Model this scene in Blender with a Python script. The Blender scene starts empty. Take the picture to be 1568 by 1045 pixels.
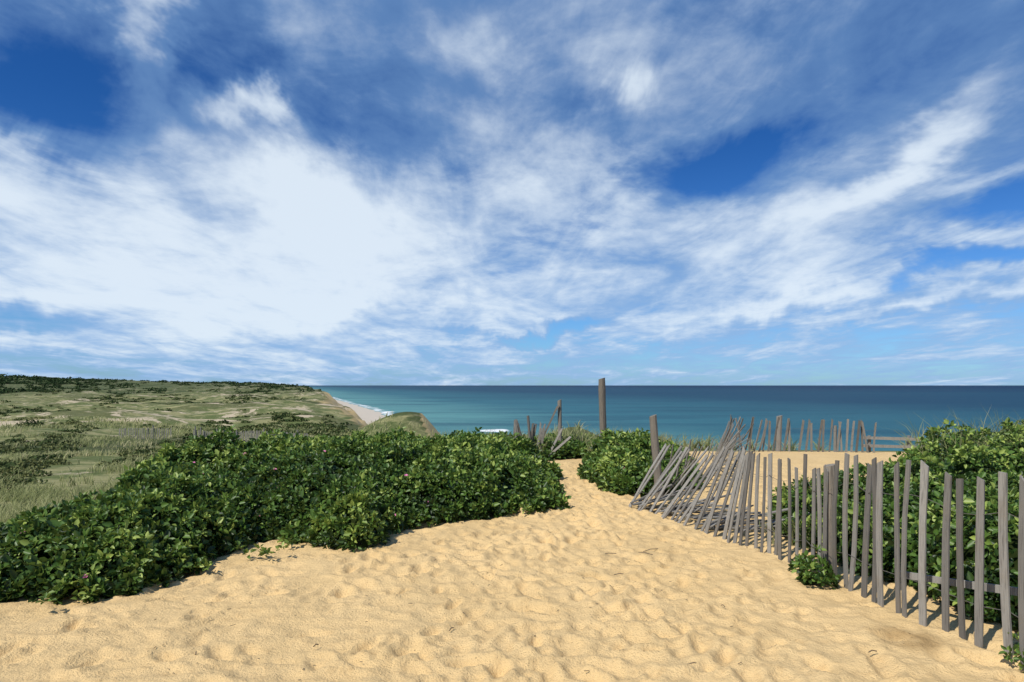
import bpy, math, numpy as np
from mathutils import Vector
rng=np.random.default_rng(7)
sc=bpy.context.scene
sc.view_settings.view_transform='Standard'; sc.view_settings.look='None'; sc.view_settings.exposure=0
CAMZ=1.6
# ---------------------------------------------------------------- noise
_T=rng.random((256,256))
def vn(x,y,s=0):
    x=np.asarray(x,float)+s*17.31; y=np.asarray(y,float)+s*9.77
    xi=np.floor(x).astype(int); yi=np.floor(y).astype(int)
    fx=x-xi; fy=y-yi
    fx=fx*fx*(3-2*fx); fy=fy*fy*(3-2*fy)
    a=_T[xi&255,yi&255]; b=_T[(xi+1)&255,yi&255]; c=_T[xi&255,(yi+1)&255]; d=_T[(xi+1)&255,(yi+1)&255]
    return ((a*(1-fx)+b*fx)*(1-fy)+(c*(1-fx)+d*fx)*fy)*2-1
def fbm(x,y,o=4,s=0,r=.5):
    t=0;a=1;n=0
    for i in range(o):
        c,sn=math.cos(.7*i+.4),math.sin(.7*i+.4)
        t=t+a*vn((x*c-y*sn)*2**i,(x*sn+y*c)*2**i,s+i); n+=a; a*=r
    return t/n
def sm(a,b,x):
    t=np.clip((x-a)/(b-a),0,1); return t*t*(3-2*t)
# ---------------------------------------------------------------- coast + terrain
CO=np.array([(120,-400),(75,-60),(45,6),(30,18),(18,23.5),(8,26),(0,33),(-4.5,45),(-8.5,62),(-48,200),(-112,400),(-214,780),(-450,1500),(-940,3000),(-2600,8000),(-22000,60000)],float)
def coastD(x,y):
    best=np.full(x.shape,1e18)
    for (ax,ay),(bx,by) in zip(CO[:-1],CO[1:]):
        dx,dy=bx-ax,by-ay; t=np.clip(((x-ax)*dx+(y-ay)*dy)/(dx*dx+dy*dy),0,1)
        best=np.minimum(best,(x-ax-t*dx)**2+(y-ay-t*dy)**2)
    s=np.where(x<np.interp(y,CO[:,1],CO[:,0]),-1,1)
    return s*np.sqrt(best)
def polyd(x,y,P):
    P=np.asarray(P,float); best=np.full(x.shape,1e18); ins=np.zeros(x.shape,bool)
    for i in range(len(P)):
        ax,ay=P[i];bx,by=P[(i+1)%len(P)]; dx,dy=bx-ax,by-ay
        t=np.clip(((x-ax)*dx+(y-ay)*dy)/(dx*dx+dy*dy),0,1)
        best=np.minimum(best,(x-ax-t*dx)**2+(y-ay-t*dy)**2)
        c=((ay>y)!=(by>y))
        xi=(bx-ax)*(y-ay)/(by-ay if by!=ay else 1e-9)+ax
        ins^=(c&(x<xi))
    return np.where(ins,1,-1)*np.sqrt(best)
YF=[0,12,23,48,95,160,300,600,1000,1500,2200,9000]
ZF=[-1.0,-1.4,-2.2,-3.4,-5.6,-7.0,-8.6,-9,-6,0,3,3]
def relief(x,y):
    return fbm(x/36,y/48,4,5)*.75+fbm(x/110,y/130,2,8)*.5
def base(x,y):
    L=np.maximum((-x-4.9)/5.5, np.where(x<4,(y-17)/16*sm(4,-2,x),0)); s=sm(0,1,L)
    zf=np.interp(y,YF,ZF)
    a=x/np.maximum(y,1)
    zend=np.interp(a,[-1.6,-.75,-.6,-.5,-.35,-.28],[26,22,14,9,1,-9])
    zf=zf+(zend-1.5)*sm(900,2000,y)
    A=np.interp(y,[10,30,100,300,1000,3000],[.12,.6,2.6,5.6,7.0,3.5])
    zf=zf+A*(fbm(x/14,y/14,4,3)*.40*sm(700,50,y)+1.15*relief(x,y))
    zf=zf+3.3*np.exp(-(((x+9.0)/5.5)**2+((y-60)/8)**2))
    z=zf*s
    z=z+.05*fbm(x/2.2,y/2.2,2,11)*(1-s)
    z=z-.18*sm(14,20,y)*(1-s)-.85*sm(17.6,22.5,y)*sm(2.5,5,x)
    D=coastD(x,y)+fbm(x/9,y/9,3,21)*np.interp(y,[20,60,300],[.8,2,8])
    cl=np.maximum(z-np.maximum(D,0)*.85, -25.4-.075*D)
    z=np.where(D>0,np.minimum(z,cl),z)
    return z,D,s
NF=2400
fx=rng.uniform(-5,5,NF);fy=rng.uniform(2.6,14,NF)*1.0
fx[:700]=np.clip(rng.normal(.6,.7,700),-3,2)+(fy[:700]-6)*.05
fa=rng.uniform(-.6,.6,NF)+np.where(rng.random(NF)<.3,1.3,0);fd=rng.uniform(.010,.032,NF)*np.where(rng.random(NF)<.4,1.2,.7);fs_=rng.uniform(.55,1.25,NF)
def micro(x,y):
    wx=x+.09*vn(x/.35,y/.35,30)+.03*vn(x/.12,y/.12,28); wy=y+.08*vn(x/.28,y/.28,29)
    m=.022*fbm(wx/.46,wy/.34,2,31,.6)+.010*vn(wx/.13,wy/.10,35)+.005*vn(wx/.07,wy/.055,37)
    k=sm(-.5,.6,fbm(x/.8,y/.6,2,49))
    m=m-(.006+.022*k)*np.abs(vn(wx/.22,wy/.15,41))-.012*(1-k)*np.abs(vn(wx/.12,wy/.10,43))
    return m
def sand_only(x,y):
    return sm(16.5,13.5,y)*sm(-7,-5,x)
def ground(x,y):
    x=np.atleast_1d(np.asarray(x,float));y=np.atleast_1d(np.asarray(y,float))
    return base(x,y)[0]
def axis(lo,f0,f1,step,hi,g):
    c=list(np.arange(f0,f1,step)); s=step;v=c[-1]
    while v<hi: s*=g; v+=s; c.append(v)
    s=step; v=f0; l=[]
    while v>lo: s*=g; v-=s; l.append(v)
    return np.array(l[::-1]+c)
def mesh_np(name,V,F,mats,attr=None,smooth=False,matidx=None):
    V=np.ascontiguousarray(V,np.float32).reshape(-1,3);F=np.ascontiguousarray(F,np.int32)
    me=bpy.data.meshes.new(name); me.vertices.add(len(V)); me.vertices.foreach_set('co',V.ravel())
    k=F.shape[1]; me.loops.add(F.size); me.loops.foreach_set('vertex_index',F.ravel())
    me.polygons.add(len(F)); me.polygons.foreach_set('loop_start',np.arange(0,F.size,k,dtype=np.int32))
    if smooth: me.polygons.foreach_set('use_smooth',np.ones(len(F),bool))
    if matidx is not None: me.polygons.foreach_set('material_index',np.asarray(matidx,np.int32))
    me.update(calc_edges=True)
    for k2,a in (attr or {}).items():
        at=me.attributes.new(k2,'FLOAT','POINT'); at.data.foreach_set('value',np.ascontiguousarray(a,np.float32).ravel())
    for m in mats: me.materials.append(m)
    ob=bpy.data.objects.new(name,me); sc.collection.objects.link(ob); return ob
def grid_faces(ny,nx):
    i=np.arange(ny*nx).reshape(ny,nx)
    return np.stack([i[:-1,:-1],i[:-1,1:],i[1:,1:],i[1:,:-1]],-1).reshape(-1,4)
# ---------------------------------------------------------------- material helper
class NT:
    def __init__(s,nt): s.t=nt
    def n(s,ty,props=None,**inp):
        nd=s.t.nodes.new(ty)
        for k,v in (props or {}).items(): setattr(nd,k,v)
        for k,v in inp.items():
            key=int(k[1:]) if k[0]=='i' and k[1:].isdigit() else k.replace('_',' ')
            s.set(nd.inputs[key],v)
        return nd
    def set(s,sock,v):
        if isinstance(v,bpy.types.NodeSocket): s.t.links.new(v,sock)
        elif isinstance(v,bpy.types.Node): s.t.links.new(v.outputs[0],sock)
        else: sock.default_value=v
    def m(s,op,a,b=0,c=0,clamp=False):
        nd=s.t.nodes.new('ShaderNodeMath'); nd.operation=op; nd.use_clamp=clamp
        s.set(nd.inputs[0],a); s.set(nd.inputs[1],b); s.set(nd.inputs[2],c); return nd.outputs[0]
    def mix(s,f,a,b,bt='MIX'):
        nd=s.t.nodes.new('ShaderNodeMix'); nd.data_type='RGBA'; nd.blend_type=bt
        s.set(nd.inputs[0],f); s.set(nd.inputs[6],a); s.set(nd.inputs[7],b); return nd.outputs[2]
    def sm(s,v,a,b):
        nd=s.t.nodes.new('ShaderNodeMapRange'); nd.interpolation_type='SMOOTHSTEP'
        s.set(nd.inputs[0],v); nd.inputs[1].default_value=a; nd.inputs[2].default_value=b; return nd.outputs[0]
    def noise(s,vec,scale,detail=4,rough=.55,dist=0):
        nd=s.t.nodes.new('ShaderNodeTexNoise'); s.set(nd.inputs['Vector'],vec)
        nd.inputs['Scale'].default_value=scale; nd.inputs['Detail'].default_value=detail
        nd.inputs['Roughness'].default_value=rough; nd.inputs['Distortion'].default_value=dist
        return nd
    def attr(s,name):
        nd=s.t.nodes.new('ShaderNodeAttribute'); nd.attribute_name=name; return nd.outputs['Fac']
def C(r,g,b): return (r,g,b,1)
def newmat(name):
    m=bpy.data.materials.new(name); m.use_nodes=True; t=m.node_tree; t.nodes.clear()
    N=NT(t); out=t.nodes.new('ShaderNodeOutputMaterial'); return m,N,out
def principled(N,out,col,rough,spec=.3,normal=None):
    p=N.t.nodes.new('ShaderNodeBsdfPrincipled'); N.set(p.inputs['Base Color'],col); N.set(p.inputs['Roughness'],rough)
    N.set(p.inputs['Specular IOR Level'],spec)
    if normal is not None: N.set(p.inputs['Normal'],normal)
    N.t.links.new(p.outputs[0],out.inputs[0]); return p
def mat_terrain():
    m,N,out=newmat('sand_and_dune_scrub')
    pos=N.n('ShaderNodeNewGeometry').outputs['Position']
    veg=N.attr('veg'); pale=N.attr('pale'); damp=N.attr('damp'); hol=N.attr('hollow_shade'); rdg=N.attr('ridge')
    nb=N.noise(pos,1.1,4).outputs[0]; nf=N.noise(pos,70,3,.7).outputs[0]; nm=N.noise(pos,13,5,.65).outputs[0]
    sand=N.mix(nb,C(.60,.415,.190),C(.73,.53,.27))
    sand=N.mix(N.m('MULTIPLY',N.sm(nm,.50,.72),.40),sand,C(.46,.30,.135))
    sand=N.mix(N.m('MULTIPLY',N.sm(nf,.54,.74),.42),sand,C(.35,.235,.11))
    sand=N.mix(pale,sand,C(.50,.44,.36))
    sand=N.mix(N.m('MULTIPLY',damp,.75),sand,C(.30,.19,.08))
    n1=N.noise(pos,.045,6,.62,.4).outputs[0]; n2=N.noise(pos,.16,8,.72,.5).outputs[0]; n3=N.noise(pos,.8,6,.75).outputs[0]
    g=N.mix(N.sm(n2,.42,.56),C(.26,.245,.115),C(.10,.125,.042))
    g=N.mix(N.m('MULTIPLY',N.sm(n1,.50,.56),.7),g,N.mix(N.sm(n2,.38,.58),C(.035,.055,.018),C(.115,.115,.045)))
    hshade=N.sm(N.m('ADD',hol,N.m('MULTIPLY',N.m('SUBTRACT',n2,.5),1.6)),.35,.65)
    g=N.mix(N.m('MULTIPLY',hshade,.88),g,N.mix(N.sm(n3,.4,.6),C(.026,.042,.015),C(.07,.085,.03)))  # dark scrub in hollows doubles as painted shade
    g=N.mix(N.m('MULTIPLY',N.sm(n3,.5,.62),.40),g,C(.05,.07,.024))
    g=N.mix(N.m('MULTIPLY',N.sm(n3,.46,.34),.40),g,C(.32,.28,.17))
    sp_=N.m('ADD',N.noise(pos,.09,9,.72,1.2).outputs[0],N.m('MULTIPLY',rdg,.085))
    g=N.mix(N.m('MULTIPLY',N.sm(sp_,.60,.63),.85),g,C(.50,.41,.29))
    far=N.attr('far')
    g=N.mix(N.m('MULTIPLY',far,.7),g,N.mix(n1,C(.045,.065,.028),C(.08,.10,.045)))
    col=N.mix(veg,sand,g)
    bmp=N.n('ShaderNodeBump',None,Strength=.8,Distance=.016,Height=N.m('ADD',nf,N.m('MULTIPLY',nm,2.0)))
    principled(N,out,col,.95,.1,bmp.outputs[0]); return m
xs=axis(-5200,-4.6,4.6,.025,1500,1.03); ys=axis(-40,2.7,11.0,.025,8500,1.025)
X,Y=np.meshgrid(xs,ys); Z,D,S=base(X,Y)
so=sand_only(X,Y)*(1-sm(9,13,X))*sm(1,0,np.clip(D,0,1))
mz=micro(X,Y)
for i in range(NF):
    ix=np.searchsorted(xs,[fx[i]-.3,fx[i]+.3]); iy=np.searchsorted(ys,[fy[i]-.3,fy[i]+.3])
    sl=(slice(iy[0],iy[1]),slice(ix[0],ix[1])); u=X[sl]-fx[i]; v=Y[sl]-fy[i]
    c,s_=math.cos(fa[i]),math.sin(fa[i]); a=(u*c+v*s_)/(.055*fs_[i]); b=(-u*s_+v*c)/(.115*fs_[i])
    q=a*a+b*b; mz[sl]+=fd[i]*(-np.exp(-q)+.6*np.exp(-(np.sqrt(q)-1.5)**2*6))
Z=Z+mz*so
gz,gx=np.gradient(Z,ys,xs); slope=np.hypot(gz,gx)
SA=[(-6,0),(-4.9,5.2),(-3.6,8),(-2,13.5),(.4,14.5),(1.2,17),(4.3,17.5),(10,17.3),(12,14),(12,-30),(-6,-30)]
pd=polyd(X,Y,SA)+.35*fbm(X/1.1,Y/1.1,3,51)
veg=1-sm(-.15,.25,pd)
veg=np.where(D>0,veg*sm(6,0,D+0*X),veg)
veg=np.where(Y>40,veg*(1-.8*sm(.5,.78,slope)),veg)
pale=sm(8,30,D)
far=sm(450,1400,np.hypot(X,Y))
RL=relief(X,Y); hollow_shade=sm(.10,-.22,RL)*sm(25,70,Y); ridge=sm(.12,.40,RL)*sm(25,70,Y)  # relief shading painted through vegetation colour: hollows darkened, ridges tan and sandy
damp=np.exp(-((((X-2.52)/.20)**2+((Y-4.32)/.22)**2)**2)) * sm(-.8,.3,fbm(X/.12,Y/.12,3,61))
mt=mat_terrain()
terrain=mesh_np('dune_terrain',np.stack([X,Y,Z],-1),grid_faces(len(ys),len(xs)),[mt],dict(veg=veg,pale=pale,damp=damp,far=far,hollow_shade=hollow_shade,ridge=ridge),smooth=True)
# ---------------------------------------------------------------- sea
def mat_sea():
    m,N,out=newmat('ocean_water')
    pos=N.n('ShaderNodeNewGeometry').outputs['Position']; sh=N.attr('shore')
    n=N.noise(N.n('ShaderNodeMapping',None,Vector=pos,Scale=(.004,.012,.01)),1,6,.6,.6).outputs[0]
    n5=N.noise(N.n('ShaderNodeMapping',None,Vector=pos,Scale=(.0006,.004,.01)),1,6,.6,.6).outputs[0]
    shn=N.m('ADD',sh,N.m('MULTIPLY',N.m('SUBTRACT',n,.5),260))
    c=N.mix(N.sm(shn,60,330),C(.095,.25,.25),C(.030,.125,.160))
    c=N.mix(N.sm(shn,200,1100),c,C(.011,.050,.090))
    c=N.mix(N.sm(shn,1200,7000),c,C(.006,.023,.058))
    c=N.mix(N.m('MULTIPLY',N.sm(n,.45,.7),.45),c,C(.009,.040,.073))
    c=N.mix(N.m('MULTIPLY',N.sm(n5,.48,.65),.35),c,C(.016,.075,.11))
    fw=N.m('ADD',sh,N.m('MULTIPLY',N.m('SUBTRACT',N.noise(pos,.03,4,.6).outputs[0],.5),50))
    foam=N.m('MULTIPLY',N.sm(N.m('ABSOLUTE',N.m('SUBTRACT',fw,68)),7,3),N.sm(N.noise(pos,.05,4,.7).outputs[0],.44,.58))
    sx_=N.n('ShaderNodeSeparateXYZ',None,i0=pos)
    wx=N.m('DIVIDE',N.m('ADD',sx_.outputs[0],12),13); wy=N.m('DIVIDE',N.m('SUBTRACT',sx_.outputs[1],474),18)
    rr=N.m('ADD',N.m('MULTIPLY',wx,wx),N.m('MULTIPLY',wy,wy))
    wave=N.sm(N.m('ADD',rr,N.m('MULTIPLY',N.noise(pos,.12,4,.7).outputs[0],2.2)),2.0,1.4)
    wc=N.m('MULTIPLY',N.sm(N.noise(N.n('ShaderNodeMapping',None,Vector=pos,Scale=(.03,.09,1)),1,3,.7).outputs[0],.74,.77),.4)
    c=N.mix(N.m('MAXIMUM',N.m('MAXIMUM',foam,wave),wc),c,C(.8,.82,.82))
    wv=N.noise(N.n('ShaderNodeMapping',None,Vector=pos,Scale=(.10,.22,.1)),1,6,.65,.3).outputs[0]
    b=N.n('ShaderNodeBump',None,Strength=1.0,Distance=1.6,Height=wv)
    principled(N,out,c,.55,.10,b.outputs[0]); return m
sx=np.concatenate([-np.geomspace(60000,1500,40),np.arange(-1490,600,14),np.geomspace(620,60000,50)])
sy=np.concatenate([[-500,-100],np.arange(0,1500,14),np.geomspace(1510,60000,70)])
SX,SY=np.meshgrid(sx,sy); SD=coastD(SX,SY)
sea=mesh_np('sea',np.stack([SX,SY,np.full_like(SX,-30.)],-1),grid_faces(len(sy),len(sx)),[mat_sea()],dict(shore=SD))
# ---------------------------------------------------------------- foliage
def mat_leaf(name,dark,mid,light,spec=.35,rough=.45,trans=.25):
    m,N,out=newmat(name); r=N.attr('tone')
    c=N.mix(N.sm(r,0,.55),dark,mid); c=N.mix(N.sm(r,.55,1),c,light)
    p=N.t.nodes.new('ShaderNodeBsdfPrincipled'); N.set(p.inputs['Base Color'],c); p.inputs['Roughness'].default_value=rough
    p.inputs['Specular IOR Level'].default_value=spec
    t=N.t.nodes.new('ShaderNodeBsdfTranslucent'); N.set(t.inputs[0],N.mix(.5,c,light))
    x=N.t.nodes.new('ShaderNodeMixShader'); x.inputs[0].default_value=trans
    N.t.links.new(p.outputs[0],x.inputs[1]);N.t.links.new(t.outputs[0],x.inputs[2]);N.t.links.new(x.outputs[0],out.inputs[0]); return m
ML=mat_leaf('rose_leaves',C(.016,.042,.008),C(.085,.165,.026),C(.32,.40,.085),.38,.46,.22)
MG=mat_leaf('beach_grass_blades',C(.14,.17,.055),C(.26,.28,.11),C(.46,.42,.23),.2,.6,.3)
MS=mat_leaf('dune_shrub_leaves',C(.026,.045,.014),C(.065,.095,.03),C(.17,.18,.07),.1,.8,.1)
MT=mat_leaf('tree_leaves_distant',C(.02,.038,.016),C(.038,.065,.025),C(.08,.11,.045),.05,.9,.05)
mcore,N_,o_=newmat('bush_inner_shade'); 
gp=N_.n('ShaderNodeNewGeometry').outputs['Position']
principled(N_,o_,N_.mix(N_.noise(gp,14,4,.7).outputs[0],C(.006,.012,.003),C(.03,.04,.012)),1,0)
mpink,N_,o_=newmat('rose_petals'); principled(N_,o_,C(.62,.20,.38),.6,.2)
mtw,N_,o_=newmat('twig_bark'); principled(N_,o_,N_.mix(N_.noise(N_.n('ShaderNodeNewGeometry').outputs['Position'],40,3).outputs[0],C(.09,.06,.035),C(.2,.15,.1)),.9,.1)
def unit(v): return v/np.maximum(np.linalg.norm(v,axis=-1,keepdims=True),1e-9)
def leafquads(c,d,nrm,L,W,fold=.25,curl=.15):
    s=unit(np.cross(d,nrm)); n=np.cross(s,d); L=L[:,None];W=W[:,None]
    P=np.stack([c, c+d*L*.35+s*W*.5+n*W*fold, c+d*L*.72+s*W*.38+n*(W*fold-L*curl*.4), c+d*L-n*L*curl, c+d*L*.72-s*W*.38+n*(W*fold-L*curl*.4), c+d*L*.35-s*W*.5+n*W*fold],1)
    return P
def leaf_faces(n):
    b=np.arange(n)[:,None]*6
    return np.concatenate([b+np.array([[0,1,2,3]]),b+np.array([[0,3,4,5]])],0)
def strip_faces(n):
    b=np.arange(n)[:,None]*8
    return np.concatenate([b+np.array([[0,1,3,2]]),b+np.array([[2,3,5,4]]),b+np.array([[4,5,7,6]])],0)
def rosettes(cen,ax,n,size,tone):
    K=len(cen); ax=unit(ax)
    t=unit(np.cross(ax,rng.normal(size=(K,3)))); b=np.cross(ax,t)
    ph=(np.arange(n)[None]*2.399+rng.uniform(0,6.28,(K,1)))+rng.normal(0,.25,(K,n))
    th=np.linspace(.45,1.5,n)[None]+rng.normal(0,.2,(K,n))
    d=(np.cos(ph)[...,None]*t[:,None]+np.sin(ph)[...,None]*b[:,None])*np.sin(th)[...,None]+ax[:,None]*np.cos(th)[...,None]
    nr=unit(ax[:,None]+rng.normal(0,.35,(K,n,3)))
    d=d.reshape(-1,3); nr=nr.reshape(-1,3)
    sz=(size[:,None]*rng.uniform(.7,1.25,(K,n))).ravel()
    c=np.repeat(cen,n,0)+d*(sz*rng.uniform(.15,.7,K*n))[:,None]
    P=leafquads(c,unit(d),nr,sz,sz*.62)
    r=np.clip(np.repeat(tone,n)+rng.normal(0,.18,K*n),0,1)
    return P,r
def bush(name,poly,hfun,count,edgefrac,edge=.5,seed=0,lsize=.055,flowers=0,wig=.26):
    poly=np.array(poly,float); lo=poly.min(0);hi=poly.max(0)
    def dist(x,y): return polyd(x,y,poly)+wig*fbm(x/.55,y/.55,3,seed+70)
    def H(x,y):
        d=np.clip(dist(x,y),0,99); e=np.clip(d/edge,0,1)
        h=hfun(x,y)*np.clip(1-(1-e)**2,0,1)**.6
        cx=np.abs(vn(x/.42+.3*vn(x/.5,y/.5,seed+3),y/.42,seed+83))
        return h*(.92+.28*fbm(x/.9,y/.9,2,seed+80)+.26*vn(x/.27,y/.27,seed+85)+.60*(cx-.3))
    gx_=rng.uniform(lo[0],hi[0],count*8); gy_=rng.uniform(lo[1],hi[1],count*8)
    d=dist(gx_,gy_); w=np.clip(9/np.maximum(np.hypot(gx_,gy_),5),.15,1)**1.1
    k=(d>0)&(rng.random(len(d))<w); gx_,gy_,d=gx_[k],gy_[k],d[k]
    ne=int(count*edgefrac); ei=np.where(d<edge*.6)[0][:ne]; ii=np.arange(len(d))[:count-len(ei)]
    def mk(x,y,edgeq):
        h=H(x,y); e=.04; nx=-(H(x+e,y)-H(x-e,y))/(2*e); ny=-(H(x,y+e)-H(x,y-e))/(2*e)
        lap=(H(x+.12,y)+H(x-.12,y)+H(x,y+.12)+H(x,y-.12)-4*h)
        nx,ny=np.clip(nx,-2.5,2.5),np.clip(ny,-2.5,2.5)
        dep=np.abs(rng.normal(0,.05,len(x)))
        z=h-dep+.02+np.where(rng.random(len(x))<.10,rng.uniform(0,.11,len(x)),0)
        if edgeq: z=h*rng.random(len(x))**.8
        z=np.maximum(z,.02)
        r=np.clip(.43-np.clip(lap*1.7,-.38,.38)+.25*fbm(x/1.3,y/1.3,2,seed+88)-dep*3+rng.normal(0,.13,len(x))-(.20 if edgeq else 0)*(1-z/np.maximum(h,.05)),0,1)  # leaf tone carries painted shade in pockets and low edges, light on tops
        cen=np.stack([x,y,ground(x,y)+z],-1); ax=np.stack([nx*.8,ny*.8,np.ones_like(nx)],-1)+rng.normal(0,.4,(len(x),3))
        return cen,ax,r
    A=mk(gx_[ii],gy_[ii],False); B=mk(gx_[ei],gy_[ei],True)
    cen=np.concatenate([A[0],B[0]]);ax=np.concatenate([A[1],B[1]]);r=np.concatenate([A[2],B[2]])
    dd=np.hypot(cen[:,0],cen[:,1]); size=lsize*np.interp(dd,[5,9,16],[.95,1.1,1.5])*rng.uniform(.7,1.25,len(dd))
    P,R=rosettes(cen,ax,8,size,r)
    n=len(P); V=[P.reshape(-1,3)]; Fq=[leaf_faces(n)]; rn=[np.repeat(R,6)]; mi=[np.zeros(2*n,int)]; off=6*n
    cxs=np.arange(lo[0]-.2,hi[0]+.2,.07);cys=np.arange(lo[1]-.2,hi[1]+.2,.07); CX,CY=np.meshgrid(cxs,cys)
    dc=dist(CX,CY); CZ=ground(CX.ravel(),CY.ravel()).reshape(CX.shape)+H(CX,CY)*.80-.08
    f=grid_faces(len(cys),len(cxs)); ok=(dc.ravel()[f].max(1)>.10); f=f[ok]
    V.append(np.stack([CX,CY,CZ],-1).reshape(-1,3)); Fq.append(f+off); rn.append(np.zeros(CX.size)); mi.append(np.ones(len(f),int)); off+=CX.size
    if flowers:
        idx=rng.choice(len(A[0]),flowers,False); fc=A[0][idx].copy(); fc[:,2]=ground(fc[:,0],fc[:,1])+H(fc[:,0],fc[:,1])+.045
        K=flowers; ph=np.arange(5)[None]*1.2566+rng.uniform(0,6,(K,1)); d_=np.stack([np.cos(ph),np.sin(ph)*.8-.25,np.full(ph.shape,.55)+.4*np.sin(ph)],-1)
        nr=unit(np.stack([-np.cos(ph)*.3,-np.full(ph.shape,.6),np.ones(ph.shape)*.8],-1)).reshape(-1,3)
        Q=leafquads(np.repeat(fc,5,0),unit(d_.reshape(-1,3)),nr,np.full(K*5,.029),np.full(K*5,.032),.1,-.1)
        V.append(Q.reshape(-1,3)); Fq.append(leaf_faces(len(Q))+off); rn.append(np.zeros(len(Q)*6)); mi.append(np.full(2*len(Q),2)); off+=6*len(Q)
    return mesh_np(name,np.concatenate(V),np.concatenate(Fq),[ML,mcore,mpink],dict(tone=np.concatenate(rn)),matidx=np.concatenate(mi))
PL=[(-5.2,4.9),(-4.3,4.95),(-3.4,5.12),(-2.96,5.3),(-2.75,5.8),(-2.62,6.9),(-2.0,6.75),(-1.45,6.5),(-.97,7.5),(-.49,7.9),(.05,8.3),(.62,8.7),(.75,10.2),(.55,13),(-.6,15.0),(-3.2,14.8),(-5.2,12.5),(-5.3,9.5),(-4.7,7.2),(-4.75,6.2),(-5.4,5.6)]
def hl(x,y): return .46+.05*sm(7,10,y)-.08*sm(11,15,y)-.12*sm(-3.3,-4.6,x)*sm(8.5,5.5,y)-.14*sm(-.8,.6,x)
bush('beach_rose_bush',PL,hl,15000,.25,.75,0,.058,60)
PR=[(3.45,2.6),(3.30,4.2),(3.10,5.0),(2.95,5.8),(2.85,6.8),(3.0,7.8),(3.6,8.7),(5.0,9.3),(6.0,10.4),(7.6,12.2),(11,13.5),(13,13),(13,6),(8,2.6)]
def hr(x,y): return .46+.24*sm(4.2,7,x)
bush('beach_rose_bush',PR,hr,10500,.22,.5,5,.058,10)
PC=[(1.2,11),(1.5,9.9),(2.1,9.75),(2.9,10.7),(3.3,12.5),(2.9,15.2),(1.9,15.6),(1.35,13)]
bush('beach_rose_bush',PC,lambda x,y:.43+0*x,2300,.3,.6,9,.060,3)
PD=[(.55,14.6),(1.5,15.2),(2.4,16.4),(2.3,18.4),(-1.2,19),(-.8,16)]
bush('bayberry_shrub',PD,lambda x,y:.28+0*x,1000,.2,.4,12,.06,0)
PE=[(2.40,5.35),(2.58,5.42),(2.62,5.75),(2.45,5.95),(2.28,5.7)]
bush('rose_seedling',PE,lambda x,y:.15+0*x,50,.4,.14,15,.05,0,wig=.14)
PFm=[(2.86,3.82),(3.1,3.75),(3.15,4.05),(2.95,4.1)]
bush('rose_seedling',PFm,lambda x,y:.12+0*x,30,.4,.1,16,.04,0,wig=.08)
def sprigs():
    cen=[]
    for (px,py,n,sp) in [(395,858,7,.10),(215,898,6,.10),(545,838,6,.15),(640,815,6,.15),(300,880,5,.12),(700,802,6,.14),(20,915,7,.2),(130,912,8,.2),(460,838,6,.1),(800,792,5,.1)]:
        y=1.6*1045/(py-590); x=(px-784)/1045*y
        for k in range(n):
            cx,cy=x+rng.normal(0,sp),y+rng.normal(0,sp*.7); cen.append((cx,cy,ground(cx,cy)[0]+rng.uniform(.01,.10)))
    cen=np.array(cen); ax=np.array([0,0,1.])+rng.normal(0,.4,(len(cen),3))
    P,R=rosettes(cen,ax,8,np.full(len(cen),.05),rng.uniform(.3,.8,len(cen)))
    mesh_np('rose_runners',P.reshape(-1,3),leaf_faces(len(P)),[ML],dict(tone=np.repeat(R,6)))
sprigs()
def blades(name,x,y,h,w,lean,mat,r,wind=(.5,.1)):
    n=len(x); z=ground(x,y)
    ph=rng.uniform(0,6.28,n); dx=np.cos(ph)*lean+wind[0]*lean*rng.random(n)*1.2; dy=np.sin(ph)*lean+wind[1]*lean
    b=np.stack([x,y,z-.02],-1); fa_=rng.uniform(-.6,.6,n); s=np.stack([np.cos(fa_),np.sin(fa_),0*fa_],-1)*w[:,None]*.5
    def at(t,k): return b+np.stack([dx*t*t*h*.8,dy*t*t*h*.8,h*(t-.28*np.minimum(lean,1.4)*t*t*t)],-1)+s*k
    P=np.stack([at(0,-1),at(0,1),at(.4,-.9),at(.4,.9),at(.75,-.6),at(.75,.6),at(1,-.06),at(1,.06)],1)
    return mesh_np(name,P.reshape(-1,3),strip_faces(n),[mat],dict(tone=np.repeat(r,8)))
def meadow():
    n=150000
    y=np.exp(rng.uniform(math.log(9.5),math.log(130),n)); a=rng.uniform(-.95,.1,n); x=a*y
    d=coastD(x,y); p=polyd(x,y,SA); pl=polyd(x,y,PL)
    tuft=fbm(x/1.3,y/1.3,3,90)+.5*fbm(x/.3,y/.3,2,91)+1.0*fbm(x/7,y/10,2,92)
    k=(d<1.0)&(p<-.1)&(pl<0)&(tuft>.08); x,y=x[k],y[k]; n=len(x)
    h=np.interp(y,[10,40,130],[.38,.5,.75])*rng.uniform(.6,1.2,n); w=np.interp(y,[10,30,130],[.010,.03,.12])
    r=np.clip(.55+.45*fbm(x/5,y/7,3,95)+rng.normal(0,.22,n),0,1)
    blades('beach_grass',x,y,h,w,rng.uniform(.3,1.0,n),MG,r)
meadow()
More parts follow.
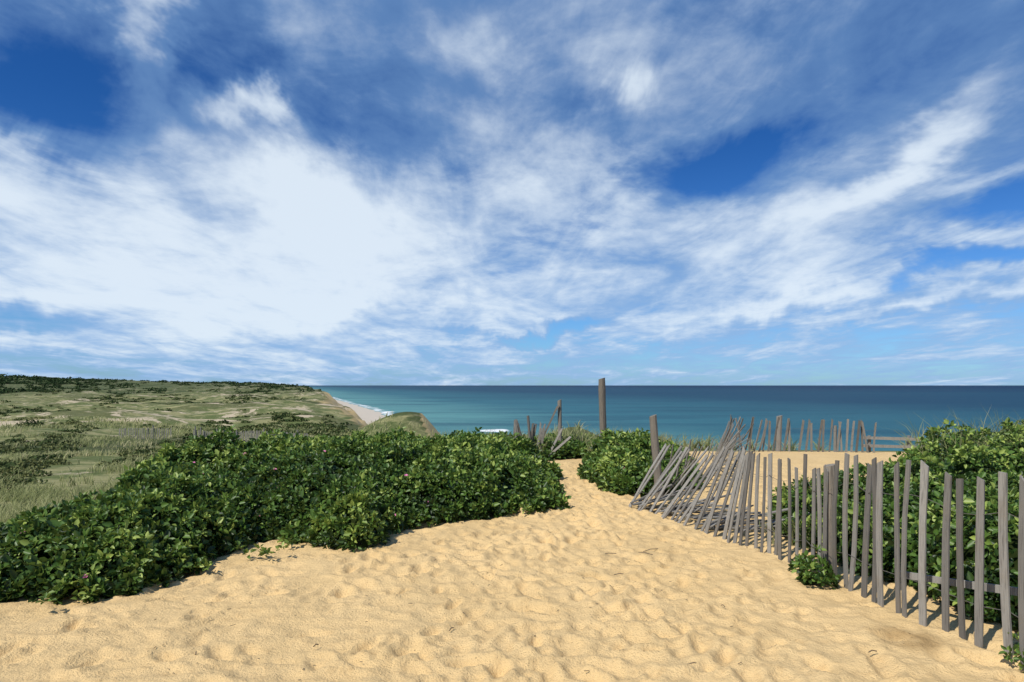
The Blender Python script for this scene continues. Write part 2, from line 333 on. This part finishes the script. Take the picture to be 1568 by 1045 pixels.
def tufts(name,spots):
    X_=[];Y_=[];H_=[];W_=[];L_=[]
    for (cx,cy,rad,n,h) in spots:
        nt=max(1,int(n/22))
        for k in range(nt):
            tx,ty=cx+rng.normal(0,rad),cy+rng.normal(0,rad*.8); m=22
            X_.append(tx+rng.normal(0,.04,m));Y_.append(ty+rng.normal(0,.04,m));H_.append(h*rng.uniform(.55,1.2,m));W_.append(np.full(m,.0011*max(cy,5)));L_.append(rng.uniform(.25,1.1,m))
    x=np.concatenate(X_);y=np.concatenate(Y_)
    blades(name,x,y,np.concatenate(H_),np.concatenate(W_),np.concatenate(L_),MG,np.clip(rng.normal(.5,.25,len(x)),0,1))
tufts('beach_grass',[(-1.0,17,.8,900,.6),(.3,16.8,.6,600,.55),(1.4,17,.5,400,.55),(2.4,17.2,.5,450,.65),(3.3,17.5,.6,400,.5),(-2.8,17,1.2,800,.5),(5,19,1,300,.5),(8,19.5,1.5,400,.5),
  (7.0,10.2,.5,240,1.2),(8.2,10.8,.5,260,1.3),(6.2,9.6,.3,110,1.05),(9.0,12.5,.8,240,1.0),(2.6,14.5,.5,200,.7),(1.9,11.6,.4,110,.7),(.1,14.8,.3,140,.5),(3.2,6.4,.2,66,.4),(2.7,6.9,.15,66,.35)])
def clumps(name,x,y,R,hf,per,mat,r0,ls=.16):
    K=len(x); z=ground(x,y)
    u=rng.normal(size=(K,per,3)); u[...,2]=np.abs(u[...,2])*.9+.05; u=unit(u)
    rad=R[:,None,None]*(rng.uniform(.72,1.08,(K,per,1))*(1+.25*np.sin(u[...,:1]*5+rng.uniform(0,6,(K,1,1)))))
    c=np.stack([x,y,z-.05*R],-1)[:,None]+u*rad*np.stack([np.ones(K)*1.25,np.ones(K),hf],-1)[:,None]
    c=c.reshape(-1,3); nrm=unit(u.reshape(-1,3)+rng.normal(0,.5,(K*per,3))); d=unit(np.cross(nrm,rng.normal(size=(K*per,3))))
    sz=np.repeat(R,per)*ls*rng.uniform(.7,1.5,K*per)
    P=leafquads(c-d*(sz*.5)[:,None],d,nrm,sz*1.4,sz*1.1)
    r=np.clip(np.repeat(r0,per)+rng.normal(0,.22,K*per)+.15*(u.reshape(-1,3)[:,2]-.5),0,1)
    return mesh_np(name,P.reshape(-1,3),leaf_faces(len(P)),[mat],dict(tone=np.repeat(r,6)))
def scat(n,y0,y1,a0,a1,thr,seed,fs,rel=0):
    y=np.exp(rng.uniform(math.log(y0),math.log(y1),n)); x=rng.uniform(a0,a1,n)*y
    k=(coastD(x,y)<-2)&(fbm(x/(fs*y**.8),y/(fs*1.6*y**.8),3,seed)+rng.normal(0,.12,n)-rel*relief(x,y)>thr)&(polyd(x,y,PL)<-1)&(polyd(x,y,SA)<-.5); return x[k],y[k]
x,y=scat(2800,17,130,-.95,.0,.14,101,.25,.5)
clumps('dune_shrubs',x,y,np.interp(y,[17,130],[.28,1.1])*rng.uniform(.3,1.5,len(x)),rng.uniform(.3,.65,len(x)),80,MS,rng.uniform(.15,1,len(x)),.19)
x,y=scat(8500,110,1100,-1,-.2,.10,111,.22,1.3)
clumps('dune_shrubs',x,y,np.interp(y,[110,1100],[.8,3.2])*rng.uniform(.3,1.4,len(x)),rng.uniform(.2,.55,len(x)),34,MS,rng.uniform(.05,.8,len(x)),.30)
x,y=scat(5200,750,3200,-1.1,-.27,-.25,121,.2)
clumps('distant_tree_belt',x,y,np.interp(y,[750,3200],[3,9])*rng.uniform(.4,1.2,len(x))*np.interp(x/y,[-.75,-.6],[1.6,1]),rng.uniform(.5,.9,len(x)),36,MT,rng.uniform(.2,.8,len(x)),.3)
# ---------------------------------------------------------------- weathered wood
def mat_wood(name,a,b,c):
    m,N,out=newmat(name); r=N.attr('tone')
    pos=N.n('ShaderNodeNewGeometry').outputs['Position']
    g=N.noise(N.n('ShaderNodeMapping',None,Vector=pos,Scale=(120,120,5)),1,4,.65).outputs[0]
    g2=N.noise(pos,6,3).outputs[0]
    col=N.mix(r,a,b); col=N.mix(N.m('MULTIPLY',N.sm(g,.45,.7),.6),col,c)
    col=N.mix(N.m('MULTIPLY',N.sm(g2,.5,.7),.35),col,C(.20,.165,.12))
    bm=N.n('ShaderNodeBump',None,Strength=.6,Distance=.004,Height=g)
    principled(N,out,col,.85,.15,bm.outputs[0]); return m
MW=mat_wood('weathered_slat_wood',C(.12,.112,.10),C(.29,.275,.245),C(.07,.062,.055))
MP=mat_wood('weathered_post_wood',C(.15,.13,.105),C(.25,.22,.18),C(.07,.055,.042))
class WB:
    def __init__(s): s.V=[];s.F=[];s.R=[]
    def ring(s,rings,r,cap=True):
        k=len(rings[0]); o=len(s.V)
        for R_ in rings: s.V+= [tuple(p) for p in R_]; s.R+=[r]*k
        for i in range(len(rings)-1):
            for j in range(k):
                j2=(j+1)%k; s.F.append((o+i*k+j,o+i*k+j2,o+(i+1)*k+j2,o+(i+1)*k+j))
        s.F.append(tuple(o+j for j in range(k))[::-1]); e=o+(len(rings)-1)*k; s.F.append(tuple(e+j for j in range(k)))
    def slat(s,p,top,side,w,t,r):
        p=Vector(p);top=Vector(top); ax=(top-p).normalized(); sd=Vector(side); sd=(sd-ax*sd.dot(ax)).normalized(); n=ax.cross(sd)
        L=(top-p).length; bow=n*rng.normal(0,.012)+sd*rng.normal(0,.005); rings=[]
        for q in (0,.33,.66,1):
            c=p+ax*L*q+bow*math.sin(q*3.14); ww=w*(1+rng.normal(0,.05)); tl=rng.normal(0,.014) if q==1 else 0
            rings.append([c-sd*ww/2-n*t/2-ax*tl, c+sd*ww/2-n*t/2+ax*tl, c+sd*ww/2+n*t/2+ax*tl, c-sd*ww/2+n*t/2-ax*tl])
        s.ring(rings,r)
    def tube(s,pts,rad,r,k=10,jit=0,slant=0):
        rings=[]; pts=[Vector(p) for p in pts]
        jj=1+rng.normal(0,jit,k)
        for i,p in enumerate(pts):
            d=(pts[min(i+1,len(pts)-1)]-pts[max(i-1,0)]).normalized(); a=d.orthogonal().normalized() if abs(d.z)<.9 else Vector((1,0,0)); a=(a-d*a.dot(d)).normalized(); b=d.cross(a)
            rr=rad if not isinstance(rad,(list,tuple)) else rad[i]
            rings.append([p+(a*math.cos(6.2832*j/k)+b*math.sin(6.2832*j/k))*rr*jj[j]+(d*slant*math.cos(6.2832*j/k) if i==len(pts)-1 else Vector((0,0,0))) for j in range(k)])
        s.ring(rings,r)
    def make(s,name,mat):
        me=bpy.data.meshes.new(name); me.from_pydata(s.V,[],s.F); me.materials.append(mat)
        at=me.attributes.new('tone','FLOAT','POINT'); at.data.foreach_set('value',np.array(s.R,np.float32)); me.update()
        ob=bpy.data.objects.new(name,me); sc.collection.objects.link(ob); return ob
def gz1(x,y): return float(ground(x,y)[0])
def fence(line,spacing,hts,leanx,leany,w=.052,miss=.0,wires=(.28,.78),jit=.02):
    L=np.array(line,float); seg=np.hypot(*(L[1:]-L[:-1]).T); cum=np.concatenate([[0],np.cumsum(seg)]); tot=cum[-1]
    b=WB(); s=0; wp=[[] for _ in wires]
    while s<tot:
        x=np.interp(s,cum,L[:,0]);y=np.interp(s,cum,L[:,1]); i=min(np.searchsorted(cum,s,side='right')-1,len(seg)-1)
        T=(L[i+1]-L[i])/seg[i]; t=s/tot
        h=float(np.interp(t,*hts))*(1+rng.normal(0,.035)); lx=float(np.interp(t,*leanx)); ly=float(np.interp(t,*leany))
        g=gz1(x,y)
        bx,by=x+rng.normal(0,.012),y+rng.normal(0,.012)
        jx,jy=rng.normal(0,jit),rng.normal(0,jit)
        if abs(lx)>.2: jx*=3.5; bx+=rng.normal(0,.03)
        lx+=jx; ly+=jy
        vz=math.sqrt(max(h*h-lx*lx-ly*ly,.02))
        P0=Vector((bx-lx*.08,by-ly*.08,g-.08)); P1=Vector((bx+lx,by+ly,g+vz))
        ww=float(np.interp(t,*w)) if isinstance(w,tuple) else w
        if rng.random()>=miss: b.slat(P0,P1,(T[0]+rng.normal(0,.12),T[1]+rng.normal(0,.12),0),ww*rng.uniform(.8,1.15),.012,rng.random())
        for k,q in enumerate(wires): wp[k].append(P0.lerp(P1,q)+Vector((T[1],-T[0],0))*.008*(1 if len(wp[k])%2 else -1))
        s+=(float(np.interp(t,*spacing)) if isinstance(spacing,tuple) else spacing)*rng.uniform(.85,1.15)
    for k in range(len(wires)): b.tube(wp[k],.0022,.1,4)
    return b
line=[(3.12,3.1),(3.03,3.6),(2.95,4.05),(2.86,4.30),(2.75,4.66),(2.69,5.14),(2.64,5.67),(2.5,6.31),(2.2,7.2),(1.9,8.1),(1.48,9.2)]
b=fence(line,([0,.3,.45,.7,1],[.14,.14,.105,.10,.12]),([0,.35,.5,.65,.8,1],[1.03,1.03,.92,.90,.96,.92]),([0,.5,.58,.68,.82,1],[.0,.01,.04,.24,.58,.50]),([0,.6,.8,1],[0,0,-.15,0]),([0,.35,.5,1],[.046,.046,.040,.040]),0,(.30,.80),.014)
for k in range(26):
    x=rng.uniform(1.5,2.45);y=9.2-(x-1.5)*2.1+rng.normal(0,.15); a=rng.uniform(-.9,.4); l=rng.uniform(.45,.95)
    z=gz1(x,y)+rng.uniform(.01,.06); b.slat((x,y,z),(x+l*math.cos(a),y+l*math.sin(a)*.6,z+rng.uniform(0,.28)),(0,1,.1),.04,.012,rng.random())
b.slat((3.25,4.25,.30),(2.74,4.85,.26),(0,0,1),.05,.02,.9)
b.slat((3.9,3.6,.34),(3.24,4.27,.30),(0,0,1),.05,.02,.8)
ob=b.make('sand_fence',MW)
pb=WB(); pb.tube([(2.66,5.74,-.1),(2.66,5.73,.3),(2.665,5.72,.7),(2.66,5.72,.93)],[.055,.052,.053,.049],.9,10,.05,.01); pb.make('fence_post',MP)
pb=WB(); pb.tube([(2.03,9.38,-.1),(2.0,9.37,.4),(1.96,9.36,.8),(1.93,9.35,1.18)],[.06,.055,.055,.05],.5,10,.05,.015); pb.make('fence_post',MP)
b=fence([(2.1,9.6),(2.8,10.8),(3.6,12.6),(4.4,14.6),(4.9,16.2)],.14,([0,.5,1],[.75,.75,.8]),([0,.4,1],[.42,.45,.35]),([0,1],[-.1,-.1]),.042,.08,(.3,.75),.04); b.make('sand_fence',MW)
b=fence([(4.9,16.4),(5.9,17.2),(6.9,17.3),(7.8,16.9),(8.9,16.6)],.13,([0,.4,1],[.92,.85,.75]),([0,.2,.5,1],[.45,.25,.05,.02]),([0,1],[-.05,0]),.05,.05,(.3,.75),.05)
b.tube([(6.75,17.3,-.3),(6.76,17.3,.3),(6.78,17.3,.82)],.07,.7,9,.05,.02); b.tube([(8.0,16.9,-.3),(8.0,16.9,.6)],.04,.5,8,.05)
b.make('sand_fence',MW)
b=WB()
for x in (9.0,10.0,11.1): b.tube([(x,17.2,-.5),(x,17.2,.33)],.045,.6,8,.06)
b.slat((8.8,17.13,.28),(11.4,17.13,.20),(0,0,1),.07,.03,1); b.slat((8.8,17.13,.08),(11.4,17.13,.0),(0,0,1),.07,.03,.9); b.make('rail_fence',MW)
pb=WB(); pb.tube([(2.08,15.5,-.3),(2.07,15.5,.5),(2.05,15.5,1.1),(2.04,15.5,1.5),(2.035,15.5,1.75)],[.085,.08,.078,.083,.074],.35,12,.05,.02); pb.make('wooden_post',MP)
pb=WB(); pb.tube([(1.17,16.5,-.4),(1.16,16.5,.5),(1.15,16.5,1.24)],[.055,.05,.05],.9,10,.05,.02)
pb.slat((.72,16.35,.30),(1.10,16.42,1.10),(1,0,0),.045,.03,.3); pb.make('fence_post',MP)
b=fence([(.05,15.2),(.75,15.0)],.05,([0,1],[.85,.75]),([0,.5,1],[-.05,.1,.25]),([0,1],[0,0]),.045,0,(.4,.8),.10)
b.tube([(.45,15.0,-.2),(.35,15.0,.93)],.03,.2,8,.05); b.make('sand_fence',MW)
def farfence(pts,n):
    b=WB(); L=np.array(pts,float); 
    for q in np.linspace(0,1,n):
        x=np.interp(q,np.linspace(0,1,len(L)),L[:,0]);y=np.interp(q,np.linspace(0,1,len(L)),L[:,1]); g=gz1(x,y)+.25
        b.slat((x,y,g-.4),(x+rng.normal(0,.05),y,g+1.0),(1,0,0),.11,.02,rng.random()*.6+.4)
        if rng.random()<.08: b.tube([(x,y,g-.4),(x,y,g+1.35)],.07,.8,6)
    b.make('sand_fence',MW)
farfence([(-35,75),(-29,77),(-21,70)],70); farfence([(-46,80),(-41,82)],24)
b=WB()
for (px,py,l,a) in [(1052,1018,.08,.1),(1046,1024,.05,1.4),(688,962,.06,1.2),(300,1000,.04,2),(985,845,.2,.6),(920,850,.16,.3),(1000,850,.16,2.4),(480,985,.04,1),(1110,930,.04,2),(1330,1000,.06,.3),(940,880,.1,.2)]:
    y=1.6*1045/(py-590); x=(px-784)/1045*y; z=gz1(x,y)+.006
    b.tube([(x,y,z),(x+l*.5*math.cos(a),y+l*.5*math.sin(a)+.004,z+.008),(x+l*math.cos(a),y+l*math.sin(a),z)],.0036,.3,5)
for k in range(300):
    y=rng.uniform(3.7,13); x=rng.uniform(-.6,.35)*y; l=rng.uniform(.008,.035); a=rng.uniform(0,6.28); z=gz1(x,y)+.008
    b.tube([(x,y,z),(x+l*math.cos(a),y+l*math.sin(a),z+.003)],.0022,.3,4)
b.make('driftwood_twigs',mtw)
# ---------------------------------------------------------------- sun + world
EL=math.radians(50); AZ=math.radians(225)
sd=Vector((math.sin(AZ)*math.cos(EL),math.cos(AZ)*math.cos(EL),math.sin(EL)))
l=bpy.data.lights.new('sun','SUN'); l.energy=4.8; l.angle=math.radians(.53); l.color=(1,.95,.87)
lo=bpy.data.objects.new('sun',l); lo.rotation_euler=(-sd).to_track_quat('-Z','Y').to_euler(); sc.collection.objects.link(lo)
w=bpy.data.worlds.new('World'); sc.world=w; w.use_nodes=True; t=w.node_tree; t.nodes.clear(); N=NT(t)
out=t.nodes.new('ShaderNodeOutputWorld'); bg=t.nodes.new('ShaderNodeBackground')
sky=t.nodes.new('ShaderNodeTexSky'); sky.sky_type='NISHITA'; sky.sun_disc=False; sky.sun_elevation=EL; sky.sun_rotation=AZ
sky.air_density=1.0; sky.dust_density=.3; sky.ozone_density=2
g=N.n('ShaderNodeTexCoord').outputs['Generated']
sp=N.n('ShaderNodeSeparateXYZ',None,i0=g); sxn,syn,szn=sp.outputs
az=N.m('ARCTAN2',sxn,syn); el=N.m('ARCSINE',szn)
B=N.n('ShaderNodeCombineXYZ',None,i0=az,i1=el).outputs[0]
wn=N.noise(B,3.2,6,.6,.5).outputs['Color']
wv=N.n('ShaderNodeVectorMath',{'operation':'SUBTRACT'},i0=wn,i1=(.5,.5,.5)).outputs[0]
wv=N.n('ShaderNodeVectorMath',{'operation':'MULTIPLY'},i0=wv,i1=(.36,.22,0)).outputs[0]
Bw=N.n('ShaderNodeVectorMath',{'operation':'ADD'},i0=B,i1=wv).outputs[0]
zz=N.m('ADD',N.m('MAXIMUM',szn,0),.11)
P=N.n('ShaderNodeCombineXYZ',None,i0=N.m('DIVIDE',sxn,zz),i1=N.m('DIVIDE',syn,zz)).outputs[0]
def mp(vec,rot,scale,loc=(0,0,0)):
    nd=N.n('ShaderNodeMapping',None,Vector=vec,Rotation=(0,0,math.radians(rot)),Scale=scale,Location=loc); return nd.outputs[0]
n1=N.noise(mp(P,20,(.85,.52,1),(3.1,1.7,0)),1,8,.54,.8).outputs[0]
n2=N.noise(mp(P,38,(2.3,1.5,1),(1.3,5.2,0)),1,10,.58,.8).outputs[0]
n3=N.noise(mp(P,-25,(12,9,1)),1,5,.62,.3).outputs[0]
n4=N.noise(mp(P,40,(1.2,.9,1),(7,2,0)),1,7,.55,.8).outputs[0]
n5=N.noise(mp(P,32,(2.8,.8,1),(2,9,0)),1,8,.56,1.2).outputs[0]
def blobs(lst):
    acc=0.0
    for (px,py,rx,ry,rot,wt) in lst:
        a=math.atan((px-784)/1045); e=math.atan((590-py)/1045*math.cos(a))
        ca=math.cos(a)
        nd=N.n('ShaderNodeMapping',{'vector_type':'TEXTURE'},Vector=Bw,Location=(a,e,0),Rotation=(0,0,math.radians(rot)),Scale=(rx/1045*ca*ca**.5*1.5,ry/1045*ca*1.5,1)).outputs[0]
        gr=N.n('ShaderNodeTexGradient',{'gradient_type':'SPHERICAL'},Vector=nd).outputs[1]
        gr=N.sm(gr,0,1)
        acc=N.m('MULTIPLY_ADD',gr,wt,acc)
    return acc
bias=blobs([
 (180,420,640,165,-4,.66),(420,285,240,45,-24,.35),(560,370,200,80,-30,.34),(120,165,130,95,0,-.80),(300,85,90,90,0,-.40),
 (228,60,35,90,14,.65),(370,178,80,22,-18,.65),(30,205,60,26,0,.4),(90,492,160,26,0,-.80),(60,550,300,22,0,-.35),
 (760,70,120,36,-28,.38),(850,250,200,65,-22,.40),(962,140,36,40,-40,.55),(890,150,110,45,-30,-.22),(1085,262,120,42,10,-.85),
 (1370,250,140,28,28,.75),(1130,385,420,65,12,.34),(1515,300,100,32,12,-.95),(1500,405,130,18,6,-.75),
 (800,497,100,11,6,-.85),(1480,462,230,16,5,.60),(1190,455,190,16,6,.55),(560,475,180,20,5,.40),(700,340,160,80,-20,.22),(1200,500,500,18,3,-.15)])
D_=N.m('ADD',N.m('MULTIPLY',N.m('SUBTRACT',n1,.5),1.25),N.m('MULTIPLY',N.m('SUBTRACT',n2,.5),1.15))
D_=N.m('ADD',D_,N.m('MULTIPLY',N.m('SUBTRACT',n3,.5),.42))
D_=N.m('ADD',D_,N.m('MULTIPLY',N.m('SUBTRACT',n5,.5),.40))
D_=N.m('ADD',D_,N.m('ADD',bias,.69))
hz=N.sm(el,.01,.11)
D_=N.m('ADD',D_,N.m('MULTIPLY',N.m('SUBTRACT',1,hz),-.22))
cover=N.m('MULTIPLY',N.sm(D_,.02,.80),.93)
wh=N.m('ADD',D_,N.m('MULTIPLY',N.m('SUBTRACT',n4,.5),-1.3))
wh=N.m('ADD',wh,N.m('MULTIPLY',N.m('SUBTRACT',n5,.5),.5))
wh=N.m('ADD',wh,N.m('MULTIPLY',N.sm(el,.20,.40),-.24))
white=N.sm(wh,.40,1.45)
grey=N.mix(N.sm(el,.02,.42),C(2.9,4.8,7.8),C(1.20,2.45,5.0))
cl=N.mix(white,grey,C(7.6,8.6,9.6))
tint=N.mix(N.sm(el,.0,.38),C(.42,.76,1.25),C(.12,.42,.88))
skyc=N.mix(1.0,sky.outputs[0],tint,'MULTIPLY')
fin=N.mix(cover,skyc,cl)
t.links.new(fin,bg.inputs[0]); bg.inputs[1].default_value=.1; t.links.new(bg.outputs[0],out.inputs[0])
# ---------------------------------------------------------------- camera
cam=bpy.data.cameras.new('camera'); co=bpy.data.objects.new('camera',cam); sc.collection.objects.link(co)
co.location=(0,0,CAMZ); co.rotation_euler=(math.radians(90),0,0); cam.lens=24; cam.sensor_width=36; cam.shift_y=67.5/1568
cam.clip_start=.05; cam.clip_end=200000; sc.camera=co
